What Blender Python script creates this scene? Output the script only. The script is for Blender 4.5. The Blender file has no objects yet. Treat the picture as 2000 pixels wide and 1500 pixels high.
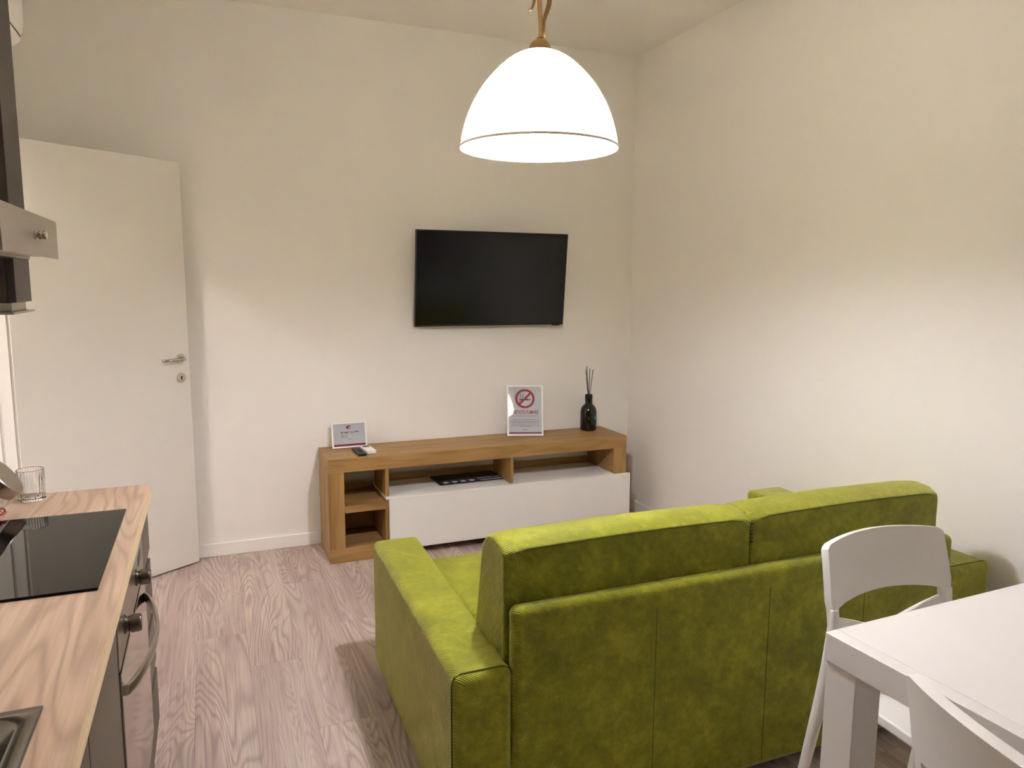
import bpy, bmesh, math, random
from mathutils import Vector, Matrix
random.seed(7)
PI = math.pi
S = bpy.context.scene
COL = S.collection

# ------------------------------------------------------------------ camera
F_PX, YAW, PITCH, ROLL, CAM_H = 1452.47, 0.386002, 0.132949, 0.005778, 1.47
cy, sy = math.cos(YAW), math.sin(YAW)
fwd = Vector((sy*math.cos(PITCH), cy*math.cos(PITCH), -math.sin(PITCH)))
rgt = Vector((cy, -sy, 0)); upv = rgt.cross(fwd)
r2 = rgt*math.cos(ROLL) + upv*math.sin(ROLL)
u2 = upv*math.cos(ROLL) - rgt*math.sin(ROLL)
cam = bpy.data.cameras.new('camera')
cam.sensor_width = 36.0; cam.lens = F_PX*36/2000; cam.clip_start = 0.02; cam.clip_end = 60
camo = bpy.data.objects.new('camera', cam); COL.objects.link(camo)
m = Matrix((r2, u2, -fwd)).transposed().to_4x4(); m.translation = Vector((0, 0, CAM_H))
camo.matrix_world = m
S.camera = camo

# ------------------------------------------------------------------ world, exposure
w = bpy.data.worlds.new('world'); S.world = w; w.use_nodes = True
w.node_tree.nodes['Background'].inputs[0].default_value = (.02, .022, .03, 1)   # night outside
w.node_tree.nodes['Background'].inputs[1].default_value = 0.3
S.view_settings.view_transform = 'Standard'
S.view_settings.look = 'None'
S.view_settings.exposure = 0.0
S.view_settings.gamma = 1.0
S.view_settings.use_curve_mapping = False
S.cycles.max_bounces = 12; S.cycles.diffuse_bounces = 8; S.cycles.transmission_bounces = 10
S.cycles.sample_clamp_indirect = 50.0
S.cycles.use_denoising = True
BULB_STRENGTH, BULB_COLOR = 730.0, (1.0, .99, 1.10)
HALL_STRENGTH, HALL_COLOR = 540.0, (1.0, .95, .94)

# room measures
XL, XR, YB, YF, HC = -0.785, 2.5327, 4.1976, -3.60, 2.8736
DOOR_Y0, DOOR_Y1, DOOR_H = 2.87, 3.675, 2.075
HX = -2.55                                  # far side of the hallway

# ------------------------------------------------------------------ helpers
def srgb(r, g, b):
    f = lambda c: (c/12.92 if c <= .04045 else ((c+.055)/1.055)**2.4)
    return (f(r/255), f(g/255), f(b/255), 1)

def tag(o, label=None, cat=None, group=None, kind=None):
    if label: o['label'] = label
    if cat: o['category'] = cat
    if group: o['group'] = group
    if kind: o['kind'] = kind
    return o

def thing(name, label, cat, loc=(0, 0, 0), rz=0, group=None):
    o = bpy.data.objects.new(name, None); COL.objects.link(o)
    o.location = loc; o.rotation_euler = (0, 0, rz); o.empty_display_size = .05
    return tag(o, label, cat, group)

def obj(name, bm, mat, parent=None, bevel=0, seg=2, smooth=False, loc=None, rot=None, label=None, solid=0, subsurf=0, angle=35):
    bmesh.ops.recalc_face_normals(bm, faces=bm.faces[:])
    me = bpy.data.meshes.new(name); bm.to_mesh(me); bm.free()
    for mm in (mat if isinstance(mat, (list, tuple)) else [mat]): me.materials.append(mm)
    o = bpy.data.objects.new(name, me); COL.objects.link(o)
    if parent: o.parent = parent
    if loc: o.location = loc
    if rot: o.rotation_euler = rot
    if solid:
        s = o.modifiers.new('solid', 'SOLIDIFY'); s.thickness = solid; s.offset = 0
    if bevel:
        b = o.modifiers.new('bevel', 'BEVEL'); b.width = bevel; b.segments = seg; b.limit_method = 'ANGLE'; b.angle_limit = math.radians(angle)
        b.harden_normals = False
    if subsurf:
        s = o.modifiers.new('sub', 'SUBSURF'); s.levels = subsurf; s.render_levels = subsurf
    if smooth or bevel:
        for p in me.polygons: p.use_smooth = True
        if not smooth:
            wn = o.modifiers.new('wn', 'WEIGHTED_NORMAL'); wn.keep_sharp = False
    if label: o['label'] = label
    return o

def bx(x0, x1, y0, y1, z0, z1, bm=None, mi=0):
    bm = bm or bmesh.new()
    v = [bm.verts.new(c) for c in ((x0,y0,z0),(x1,y0,z0),(x1,y1,z0),(x0,y1,z0),(x0,y0,z1),(x1,y0,z1),(x1,y1,z1),(x0,y1,z1))]
    for f in ((3,2,1,0),(4,5,6,7),(0,1,5,4),(1,2,6,5),(2,3,7,6),(3,0,4,7)):
        bm.faces.new([v[i] for i in f]).material_index = mi
    return bm

def prism(pts, axis, a, b, bm=None, mi=0):
    """extrude a closed 2-D outline along an axis ('x': pts are (y,z); 'y': (x,z); 'z': (x,y))"""
    bm = bm or bmesh.new()
    def P(p, t):
        return {'x': (t, p[0], p[1]), 'y': (p[0], t, p[1]), 'z': (p[0], p[1], t)}[axis]
    A = [bm.verts.new(P(p, a)) for p in pts]; B = [bm.verts.new(P(p, b)) for p in pts]
    n = len(pts)
    bm.faces.new(A).material_index = mi; bm.faces.new(B[::-1]).material_index = mi
    for i in range(n):
        bm.faces.new((A[i], B[i], B[(i+1) % n], A[(i+1) % n])).material_index = mi
    return bm

def lathe(prof, n=32, bm=None, center=(0, 0, 0), cap=True, mi=0):
    """profile [(r,z)...] turned about z"""
    bm = bm or bmesh.new(); rings = []
    cx, cyy, cz = center
    for r, z in prof:
        if r < 1e-6: rings.append([bm.verts.new((cx, cyy, cz+z))])
        else: rings.append([bm.verts.new((cx+r*math.cos(2*PI*i/n), cyy+r*math.sin(2*PI*i/n), cz+z)) for i in range(n)])
    for A, B in zip(rings, rings[1:]):
        for i in range(n):
            j = (i+1) % n
            if len(A) == 1 and len(B) == 1: continue
            if len(A) == 1: f = bm.faces.new((A[0], B[j], B[i]))
            elif len(B) == 1: f = bm.faces.new((A[i], A[j], B[0]))
            else: f = bm.faces.new((A[i], A[j], B[j], B[i]))
            f.material_index = mi
    if cap:
        for R in (rings[0], rings[-1]):
            if len(R) > 1: bm.faces.new(R).material_index = mi
    return bm

def tube(path, rad, n=8, bm=None, closed=False, squash=None):
    """tube along a 3-D path; rad a number or a list"""
    bm = bm or bmesh.new()
    P = [Vector(p) for p in path]; N = len(P)
    R = rad if isinstance(rad, (list, tuple)) else [rad]*N
    prev = None; rings = []
    for i in range(N):
        if closed: t = P[(i+1) % N]-P[i-1]
        else: t = P[min(i+1, N-1)]-P[max(i-1, 0)]
        t.normalize()
        if prev is None:
            a = Vector((0, 0, 1)) if abs(t.z) < .9 else Vector((1, 0, 0))
            nx = t.cross(a).normalized()
        else:
            nx = (prev - t*prev.dot(t)).normalized()
        prev = nx; ny = t.cross(nx)
        sx, sy_ = squash or (1, 1)
        rings.append([bm.verts.new(P[i] + R[i]*(sx*nx*math.cos(2*PI*k/n)+sy_*ny*math.sin(2*PI*k/n))) for k in range(n)])
    rng = range(N) if closed else range(N-1)
    for i in rng:
        A, B = rings[i], rings[(i+1) % N]
        for k in range(n):
            bm.faces.new((A[k], A[(k+1) % n], B[(k+1) % n], B[k]))
    if not closed:
        bm.faces.new(rings[0][::-1]); bm.faces.new(rings[-1])
    return bm

def rrect(x0, x1, y0, y1, r, n=5):
    out = []
    for (cx, cy_, a0) in ((x1-r, y1-r, 0), (x0+r, y1-r, 90), (x0+r, y0+r, 180), (x1-r, y0+r, 270)):
        for i in range(n+1):
            a = math.radians(a0+90*i/n); out.append((cx+r*math.cos(a), cy_+r*math.sin(a)))
    return out

def copy_tree(o, parent=None):
    c = o.copy(); COL.objects.link(c)
    if parent: c.parent = parent
    for ch in list(o.children): copy_tree(ch, c)
    return c

# ------------------------------------------------------------------ materials
class NT:
    def __init__(s, name):
        s.m = bpy.data.materials.new(name); s.m.use_nodes = True
        s.t = s.m.node_tree; s.n = s.t.nodes; s.b = s.n['Principled BSDF']; s.out = s.n['Material Output']
    def add(s, typ, **kw):
        nd = s.n.new(typ)
        for k, v in kw.items(): setattr(nd, k, v)
        return nd
    def link(s, a, b): s.t.links.new(a, b)
    def math(s, op, a, b=None, c=None):
        nd = s.add('ShaderNodeMath', operation=op)
        for i, v in enumerate((a, b, c)):
            if v is None: continue
            if isinstance(v, (int, float)): nd.inputs[i].default_value = v
            else: s.link(v, nd.inputs[i])
        return nd.outputs[0]
    def ramp(s, fac, stops):
        nd = s.add('ShaderNodeValToRGB'); e = nd.color_ramp.elements
        while len(e) < len(stops): e.new(.5)
        for el, (p, c) in zip(e, stops): el.position = p; el.color = c
        s.link(fac, nd.inputs[0]); return nd.outputs[0]
    def mix(s, fac, a, b, mode='MIX'):
        nd = s.add('ShaderNodeMix', data_type='RGBA', blend_type=mode)
        for i, v in ((0, fac), (6, a), (7, b)):
            if isinstance(v, (int, float)): nd.inputs[i].default_value = v
            elif isinstance(v, tuple): nd.inputs[i].default_value = v
            else: s.link(v, nd.inputs[i])
        return nd.outputs[2]
    def coord(s, scale=(1, 1, 1), rnd=0, rot=(0, 0, 0)):
        tc = s.add('ShaderNodeTexCoord'); v = tc.outputs['Object']
        if rnd:
            oi = s.add('ShaderNodeObjectInfo')
            sc = s.add('ShaderNodeVectorMath', operation='SCALE'); sc.inputs[0].default_value = (rnd, rnd*1.7, rnd*.6)
            s.link(oi.outputs['Random'], sc.inputs['Scale'])
            ad = s.add('ShaderNodeVectorMath', operation='ADD'); s.link(v, ad.inputs[0]); s.link(sc.outputs[0], ad.inputs[1]); v = ad.outputs[0]
        mp = s.add('ShaderNodeMapping'); mp.inputs['Scale'].default_value = scale; mp.inputs['Rotation'].default_value = rot
        s.link(v, mp.inputs[0]); return mp.outputs[0]
    def noise(s, vec, scale=5, detail=3, rough=.5, dist=0):
        nd = s.add('ShaderNodeTexNoise'); nd.inputs['Scale'].default_value = scale; nd.inputs['Detail'].default_value = detail
        nd.inputs['Roughness'].default_value = rough; nd.inputs['Distortion'].default_value = dist
        s.link(vec, nd.inputs['Vector']); return nd.outputs['Fac']
    def bump(s, h, strength=.2, dist=.002):
        nd = s.add('ShaderNodeBump'); nd.inputs['Strength'].default_value = strength; nd.inputs['Distance'].default_value = dist
        s.link(h, nd.inputs['Height']); s.link(nd.outputs[0], s.b.inputs['Normal'])
    def set(s, **kw):
        for k, v in kw.items():
            i = s.b.inputs[k.replace('_', ' ')]
            if isinstance(v, (int, float, tuple)): i.default_value = v
            else: s.link(v, i)
        return s.m

def plain(name, col, rough=.5, metal=0, spec=.5, var=.04, scale=8, coat=0):
    t = NT(name)
    n = t.noise(t.coord(), scale, 3)
    c = t.mix(n, tuple(x*(1-var) for x in col[:3])+(1,), tuple(min(1, x*(1+var)) for x in col[:3])+(1,))
    t.set(Base_Color=c, Roughness=rough, Metallic=metal, Specular_IOR_Level=spec)
    if coat: t.set(Coat_Weight=coat, Coat_Roughness=.05)
    return t.m

def paint(name, col, bump=.12):
    t = NT(name)
    v = t.coord()
    n = t.noise(v, 140, 3)
    c = t.mix(t.noise(v, 1.3, 2), tuple(x*.985 for x in col[:3])+(1,), col)
    t.set(Base_Color=c, Roughness=.75, Specular_IOR_Level=.25); t.bump(n, bump, .001)
    return t.m

def wood(name, cols, axis, ring=10, fine=.35, rnd=9, patch=None, rough=.45, xs=7.0, ys=.55, ringamt=.5, knots=False, bump=.08):
    """grain = contour lines of a noise stretched along the board"""
    t = NT(name)
    sc = {'x': (ys, xs, xs), 'y': (xs, ys, xs), 'z': (xs, xs, ys)}[axis]
    v = t.coord(sc, rnd)
    n1 = t.noise(v, 1.0, 2.0, .45, .35)
    rings = t.math('SINE', t.math('MULTIPLY', n1, ring*6.28))
    rings = t.math('MULTIPLY_ADD', rings, .5, .5)
    sc2 = {'x': (2.2, 90, 90), 'y': (90, 2.2, 90), 'z': (90, 90, 2.2)}[axis]
    pores = t.noise(t.coord(sc2, rnd), 1.0, 4, .6)
    base = t.ramp(t.noise(v, .55, 3, .55, .3), [(.28, cols[0]), (.45, cols[1]), (.58, cols[2]), (.74, cols[3])])
    dark = tuple(x*.62 for x in cols[0][:3])+(1,)
    c = t.mix(t.math('MULTIPLY', t.math('POWER', rings, 3.0), ringamt), base, dark)
    c = t.mix(t.math('MULTIPLY', t.math('SUBTRACT', pores, .38), fine*2), c, dark)
    if patch:
        oi = t.add('ShaderNodeObjectInfo')
        pc = t.ramp(oi.outputs['Random'], patch)
        c = t.mix(.55, c, t.mix(1.0, c, pc, 'MULTIPLY'))
    if knots:
        vo = t.add('ShaderNodeTexVoronoi'); vo.inputs['Scale'].default_value = 1.0; vo.inputs['Randomness'].default_value = 1
        t.link(t.coord({'x': (1.6, 5.5, 5.5), 'y': (5.5, 1.6, 5.5), 'z': (5.5, 5.5, 1.6)}[axis], rnd), vo.inputs['Vector'])
        k = t.ramp(vo.outputs['Distance'], [(.0, (1, 1, 1, 1)), (.05, (.75, .75, .75, 1)), (.13, (0, 0, 0, 1)), (1, (0, 0, 0, 1))])
        c = t.mix(t.math('MULTIPLY', k, .55), c, dark)
    t.set(Base_Color=c, Roughness=rough, Specular_IOR_Level=.35)
    t.bump(t.math('ADD', t.math('MULTIPLY', rings, .5), pores), bump, .001)
    return t.m

def laminate(name):
    t = NT(name)
    oi = t.add('ShaderNodeObjectInfo'); rn = oi.outputs['Random']
    base = t.ramp(rn, [(0, srgb(180, 158, 148)), (.2, srgb(208, 189, 176)), (.4, srgb(194, 180, 169)), (.6, srgb(216, 198, 184)), (.8, srgb(190, 170, 160)), (1, srgb(204, 188, 175))])
    # broad streaks of grey, cream and pink running along the board
    st = t.noise(t.coord((11, .8, 1), 31), 1.0, 3, .55, .4)
    c = t.mix(.5, base, t.ramp(st, [(.3, srgb(150, 126, 118)), (.45, srgb(188, 164, 153)), (.55, srgb(216, 198, 184)), (.68, srgb(196, 184, 172)), (.8, srgb(230, 212, 196))]))
    # cathedral grain: contour lines of a stretched noise, strong on parts of the boards only
    n1 = t.noise(t.coord((5.2, .62, 1), 17), 1.0, 2.0, .42, .7)
    rings = t.math('MULTIPLY_ADD', t.math('SINE', t.math('MULTIPLY', n1, 185.0)), .5, .5)
    fade = t.ramp(t.noise(t.coord((4, .9, 1), 23), 1.0, 2), [(.30, (.35, .35, .35, 1)), (.55, (1, 1, 1, 1))])
    c = t.mix(t.math('MULTIPLY', t.math('MULTIPLY', t.math('POWER', rings, 2.2), fade), .5), c, srgb(116, 92, 84))
    fine = t.noise(t.coord((170, 3.2, 1), 11), 1.0, 4, .65)
    c = t.mix(t.math('MULTIPLY', t.math('MAXIMUM', t.math('SUBTRACT', fine, .46), 0.0), 1.7), c, srgb(112, 92, 86))
    c = t.mix(t.math('MULTIPLY', t.math('MAXIMUM', t.math('SUBTRACT', .44, fine), 0.0), 1.6), c, srgb(244, 230, 216))
    vo = t.add('ShaderNodeTexVoronoi'); vo.inputs['Scale'].default_value = 1.0
    t.link(t.coord((5.2, 2.3, 1), 17), vo.inputs['Vector'])
    k = t.ramp(vo.outputs['Distance'], [(.0, (1, 1, 1, 1)), (.035, (.7, .7, .7, 1)), (.085, (0, 0, 0, 1))])
    c = t.mix(t.math('MULTIPLY', k, .6), c, srgb(92, 76, 70))
    c = t.mix(.14, c, srgb(212, 204, 202))
    t.set(Base_Color=c, Roughness=.52, Specular_IOR_Level=.3)
    t.bump(t.math('ADD', t.math('MULTIPLY', rings, t.math('MULTIPLY', fade, .5)), fine), .22, .001)
    return t.m

def fabric(name):
    t = NT(name)
    v = t.coord()
    big = t.noise(v, 9, 5, .62, .5); mid = t.noise(v, 45, 4, .65)
    c = t.ramp(t.math('MULTIPLY_ADD', mid, .4, t.math('MULTIPLY', big, .6)),
               [(.34, (.160, .180, .003, 1)), (.5, (.265, .285, .007, 1)), (.64, (.41, .425, .022, 1))])
    wv = t.add('ShaderNodeTexWave', wave_type='BANDS', bands_direction='DIAGONAL'); wv.inputs['Scale'].default_value = 72
    wv.inputs['Distortion'].default_value = .8; wv.inputs['Detail'].default_value = 2; wv.inputs['Detail Scale'].default_value = 2
    t.link(v, wv.inputs['Vector'])
    c = t.mix(t.math('MULTIPLY', wv.outputs['Fac'], .30), c, (.09, .10, .002, 1))
    t.set(Base_Color=c, Roughness=.55, Specular_IOR_Level=.4, Specular_Tint=(1, .98, .5, 1), Sheen_Weight=.8, Sheen_Roughness=.45, Sheen_Tint=(1, .97, .42, 1))
    t.bump(t.math('ADD', t.math('MULTIPLY', wv.outputs['Fac'], 1.3), t.math('MULTIPLY', mid, 1.6)), .5, .002)
    return t.m

def metal(name, col, rough, aniso=0, axis='y'):
    t = NT(name)
    sc = {'x': (2, 260, 260), 'y': (260, 2, 260), 'z': (260, 260, 2)}[axis]
    n = t.noise(t.coord(sc), 1, 3)
    t.set(Base_Color=col, Metallic=1.0, Roughness=t.math('MULTIPLY_ADD', n, .12, rough-.06), Specular_IOR_Level=.5)
    t.bump(n, .03, .0005)
    return t.m

def glass(name, col=(1, 1, 1, 1), rough=0, ior=1.45):
    t = NT(name)
    n = t.noise(t.coord(), 3, 1)
    t.set(Base_Color=col, Roughness=t.math('MULTIPLY', n, .02+rough), Transmission_Weight=1.0, IOR=ior)
    return t.m

def emit(name, col, strength):
    t = NT(name)
    e = t.add('ShaderNodeEmission'); e.inputs[0].default_value = col+(1,) if len(col) == 3 else col
    e.inputs[1].default_value = strength
    t.link(e.outputs[0], t.out.inputs[0]); return t.m

WALL = paint('wall_paint', srgb(243, 240, 234))
CEIL = paint('ceiling_paint', srgb(240, 236, 230), .06)
TRIM = paint('trim_white', srgb(243, 240, 236), .03)
DOORW = paint('door_lacquer', srgb(236, 233, 226), .02)
PLANKM = laminate('floor_laminate')
SUBFLOOR = plain('subfloor_dark', srgb(110, 94, 86), .8)
WORKTOP = wood('worktop_oak', [srgb(160, 128, 106), srgb(204, 174, 148), srgb(220, 192, 166), srgb(176, 145, 122)], 'y', ring=15, fine=.5, rnd=0, xs=6.5, ys=.75, ringamt=.38, rough=.42, bump=.03)
WORKEDGE = wood('worktop_edge_oak', [srgb(206, 180, 142), srgb(220, 196, 160), srgb(226, 204, 168), srgb(210, 184, 146)], 'y', ring=4, fine=.25, rnd=0, xs=26, ys=.6, ringamt=.2, rough=.4, bump=.02)
OAKX = wood('stand_oak_lengthwise', [srgb(132, 98, 56), srgb(164, 127, 76), srgb(178, 142, 88), srgb(148, 112, 65)], 'x', ring=7, fine=.3, rnd=5, xs=11, ys=1.1, ringamt=.25, rough=.5, bump=.04)
OAKZ = wood('stand_oak_upright', [srgb(132, 98, 56), srgb(164, 127, 76), srgb(178, 142, 88), srgb(148, 112, 65)], 'z', ring=7, fine=.3, rnd=5, xs=11, ys=1.1, ringamt=.25, rough=.5, bump=.04)
LACQ = plain('white_lacquer', srgb(242, 240, 236), .35, var=.01)
SOFA = fabric('green_velvet')
SOFAD = plain('green_piping', (.09, .10, .008, 1), .8)
STITCH = plain('stitch_dark_green', (.05, .055, .006, 1), .8)
TAUPE = plain('taupe_cabinet_front', srgb(82, 71, 61), .42, var=.02)
TAUPED = plain('dark_taupe_carcass', srgb(58, 48, 40), .5, var=.03)
BLACK = plain('black_plastic', srgb(14, 14, 15), .35, var=.1)
SHADOWGAP = plain('recess_black', srgb(10, 9, 9), .6)
HOB = plain('black_ceramic_glass', srgb(9, 8, 8), .03, spec=.24, var=.02)
STEEL = metal('brushed_steel', srgb(176, 168, 158), .32, axis='y')
STEELD = metal('sink_steel', srgb(140, 134, 124), .24, axis='y')
KNOBM = metal('knob_steel', srgb(120, 113, 106), .22, axis='z')
CHROME = metal('satin_nickel', srgb(200, 194, 186), .2, axis='x')
MIRROR = metal('oven_mirror_glass', srgb(168, 158, 150), .07, axis='y')
PLASTW = plain('white_polypropylene', srgb(238, 236, 232), .38, var=.01)
TABLEW = plain('white_table_laminate', srgb(240, 238, 236), .33, var=.008)
TVBLK = plain('tv_screen_black', srgb(4, 4, 5), .16, spec=.35, var=.05)
TVBEZ = plain('tv_bezel_black', srgb(10, 10, 11), .35)
GOLD = metal('aged_brass', srgb(150, 122, 78), .42, axis='z')
ROPE = plain('brass_twist', srgb(148, 122, 80), .5, metal=.6, var=.35, scale=120)
PAPER = plain('paper_white', srgb(222, 221, 221), .6, var=.01)
RED = plain('print_red', srgb(160, 24, 44), .55, var=.06)
REDS = plain('print_sign_red', srgb(184, 34, 48), .55, var=.04)
INK = plain('print_black', srgb(24, 24, 26), .6)
INKG = plain('print_grey', srgb(110, 108, 110), .6)
CYAN = plain('print_cyan', srgb(40, 140, 170), .5, var=.2)
FRAMEW = plain('frame_white', srgb(250, 246, 238), .4, var=.01)
GLASS = glass('clear_glass')
t = NT('frame_glazing')
tr = t.add('ShaderNodeBsdfTransparent'); gl = t.add('ShaderNodeBsdfGlossy'); gl.inputs[1].default_value = .01
fr = t.add('ShaderNodeFresnel'); fr.inputs[0].default_value = 1.5
mx = t.add('ShaderNodeMixShader'); t.link(fr.outputs[0], mx.inputs[0]); t.link(tr.outputs[0], mx.inputs[1]); t.link(gl.outputs[0], mx.inputs[2]); t.link(mx.outputs[0], t.out.inputs[0])
GLAZE = t.m
BOTTLE = plain('dark_bottle_glass', srgb(7, 6, 6), .06, spec=.6)
REEDM = plain('reed_black', srgb(14, 12, 11), .7)
CANDY = plain('red_wrapper', srgb(170, 16, 26), .3, var=.25, scale=60)
CANDYW = plain('white_wrapper', srgb(230, 226, 222), .35, var=.1, scale=60)

# opal glass lampshade: passes part of the bulb's light, scatters the rest
t = NT('opal_glass_shade')
dif = t.add('ShaderNodeBsdfDiffuse'); dif.inputs[0].default_value = (.86, .82, .74, 1)
tra = t.add('ShaderNodeBsdfTranslucent'); tra.inputs[0].default_value = (.97, .90, .70, 1)
gls = t.add('ShaderNodeBsdfGlossy'); gls.inputs[1].default_value = .25
m1 = t.add('ShaderNodeMixShader'); m1.inputs[0].default_value = .44
t.link(dif.outputs[0], m1.inputs[1]); t.link(tra.outputs[0], m1.inputs[2])
m2 = t.add('ShaderNodeMixShader'); m2.inputs[0].default_value = .04
t.link(m1.outputs[0], m2.inputs[1]); t.link(gls.outputs[0], m2.inputs[2]); t.link(m2.outputs[0], t.out.inputs[0])
OPAL = t.m
LIP = plain('opal_glass_lip', (.97, .90, .78, 1), .3, var=.01)
BULB = emit('bulb_glow', BULB_COLOR, BULB_STRENGTH)
HALLGLOW = emit('hall_lamp_glow', HALL_COLOR, HALL_STRENGTH)

# ================================================================== SETTING
def struct(name, bm, mat, label=None, **kw):
    return tag(obj(name, bm, mat, **kw), label=label, kind='structure')

T = .115
floor = struct('floor', bx(HX-.1, XR+.1, YF-.1, YB+.1, -.12, -.009), SUBFLOOR, 'grey-brown rustic wood laminate floor in long planks')
pw, pl = .1917, 1.285
ends = {-1: 2.862, 0: 3.187, 1: 2.882, 2: 2.377, 3: 3.148, 4: 2.62, 5: 3.4, -2: 3.3, -3: 2.5}
i0 = int((HX+.105)/pw)-1
for i in range(i0, 15):
    x0 = -.105+(i)*pw; x1 = x0+pw
    x0c, x1c = max(x0, HX), min(x1, XR)
    if x1c-x0c < .01: continue
    y = ends.get(i, 2.3+((i*0.537) % 1.2))
    while y > YF: y -= pl
    ylo, yhi = YF, YB
    if x1 < XL-T+.01: ylo, yhi = 1.6, YB
    while y < yhi:
        a, b = max(y, ylo), min(y+pl, yhi)
        if b-a > .02:
            g = .0004
            lx, ly = (x1c-x0c)/2-g, (b-a)/2-g
            bm = bx(-lx, lx, -ly, ly, -.009, 0)
            top = [f for f in bm.faces if f.normal.z > .5 or all(v.co.z > -.001 for v in f.verts)]
            o = obj('plank', bm, PLANKM, floor, loc=((x0c+x1c)/2, (a+b)/2, 0))
        y += pl

struct('wall_back', bx(HX, XR+.1, YB, YB+.1, -.1, HC+.1), WALL, 'plain off-white back wall behind the television')
struct('wall_right', bx(XR, XR+.1, YF, YB, -.1, HC+.1), WALL, 'plain off-white wall to the right of the sofa')
struct('wall_front', bx(XL-T, XR+.1, YF-.1, YF, -.1, HC+.1), WALL)
bm = bx(XL-T, XL, YF, DOOR_Y0, -.1, HC+.1); bx(XL-T, XL, DOOR_Y1, YB, -.1, HC+.1, bm); bx(XL-T, XL, DOOR_Y0, DOOR_Y1, DOOR_H, HC+.1, bm)
struct('wall_left', bm, WALL, 'off-white wall behind the kitchen, with the doorway to the hall')
struct('ceiling', bx(HX-.1, XR+.1, YF-.1, YB+.1, HC, HC+.1), CEIL, 'plain white ceiling')
# hallway beyond the doorway
struct('wall_hall_left', bx(HX-.1, HX, 1.5, YB, -.1, HC+.1), WALL)
struct('wall_hall_front', bx(HX, XL-T, 1.5, 1.6, -.1, HC+.1), WALL)
# baseboards
BH, BT = .072, .012
def board(name, bm, label=None): struct(name, bm, TRIM, label, bevel=.003)
board('baseboard_back', bx(XL+.001, XR-BT, YB-BT, YB-.0005, 0.0005, BH), 'low white skirting board along the back wall')
board('baseboard_right', bx(XR-BT, XR-.0005, YF+.001, YB-.001, 0.0005, BH), 'low white skirting board along the right wall')
board('baseboard_left', bx(XL+.0005, XL+BT, DOOR_Y1+.075, YB-BT-.001, 0.0005, BH))
# door casing and lining
bm = bmesh.new()
for ya, yb in ((DOOR_Y0-.065, DOOR_Y0+.004), (DOOR_Y1-.004, DOOR_Y1+.065)):
    bx(XL+.0005, XL+.012, ya, yb, .001, DOOR_H+.065, bm)
    bx(XL-T-.012, XL-T-.0005, ya, yb, .001, DOOR_H+.065, bm)
bx(XL+.0005, XL+.012, DOOR_Y0+.004, DOOR_Y1-.004, DOOR_H-.004, DOOR_H+.065, bm)
bx(XL-T-.012, XL-T-.0005, DOOR_Y0+.004, DOOR_Y1-.004, DOOR_H-.004, DOOR_H+.065, bm)
struct('trim_1', bm, TRIM, 'white casing around the open doorway', bevel=.003)
bm = bx(XL-T, XL, DOOR_Y0, DOOR_Y0+.016, .001, DOOR_H); bx(XL-T, XL, DOOR_Y1-.016, DOOR_Y1, .001, DOOR_H, bm)
bx(XL-T, XL, DOOR_Y0+.016, DOOR_Y1-.016, DOOR_H-.016, DOOR_H, bm)
bx(XL-T+.03, XL-.05, DOOR_Y1-.026, DOOR_Y1-.0165, .001, DOOR_H-.0165, bm)
struct('trim_2', bm, TRIM, 'white lining of the doorway')

# open door leaf: local x along the leaf from the hinge, local y = thickness to the back
hinge = Vector((XL+.012, 3.664, .008)); free = Vector((-.105, 4.124, .008))
ang = math.atan2(free.y-hinge.y, free.x-hinge.x); LW = (free-hinge).length
door = struct('door_1', bx(0, LW, 0, .042, 0, 2.052), DOORW, 'plain white flush door standing open against the back wall', bevel=.002)
door.location = hinge; door.rotation_euler = (0, 0, ang)
def ycyl(cx, cz, r, y0, y1, n=24, bm=None):
    return prism([(cx+r*math.cos(2*PI*i/n), cz+r*math.sin(2*PI*i/n)) for i in range(n)], 'y', y0, y1, bm)
hxp, hz, kz = LW-.052, 1.082, .985
for s, nm in ((-1, 'front'), (1, 'rear')):
    y0 = -.0005 if s < 0 else .0425
    d = s
    obj('handle_rose', ycyl(hxp, hz, .0245, y0, y0+d*.008), CHROME, door, bevel=.002)
    path = [(hxp, y0+d*.006, hz), (hxp, y0+d*.036, hz), (hxp-.006, y0+d*.046, hz), (hxp-.02, y0+d*.05, hz-.001), (hxp-.06, y0+d*.05, hz-.001), (hxp-.118, y0+d*.046, hz-.002)]
    obj('lever_handle', tube(path, [.009, .009, .010, .0095, .0085, .0085], 12), CHROME, door, smooth=True)
    e = obj('keyhole_plate', ycyl(hxp, kz, .0245, y0, y0+d*.008), CHROME, door, bevel=.002)
    k = ycyl(hxp, kz+.004, .0045, y0+d*.0078, y0+d*.009, 12); prism([(hxp-.003, kz-.010), (hxp+.003, kz-.010), (hxp+.002, kz+.004), (hxp-.002, kz+.004)], 'y', y0+d*.0078, y0+d*.009, k)
    obj('keyhole', k, BLACK, e)
for z in (.25, 1.75):
    obj('hinge', tube([(-.004, -.008, z), (-.004, -.008, z+.09)], .007, 10), CHROME, door, smooth=False)

# ================================================================== KITCHEN
KX = -.187; FX = -.2005; KY1 = 2.44; ZT = .865
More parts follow.
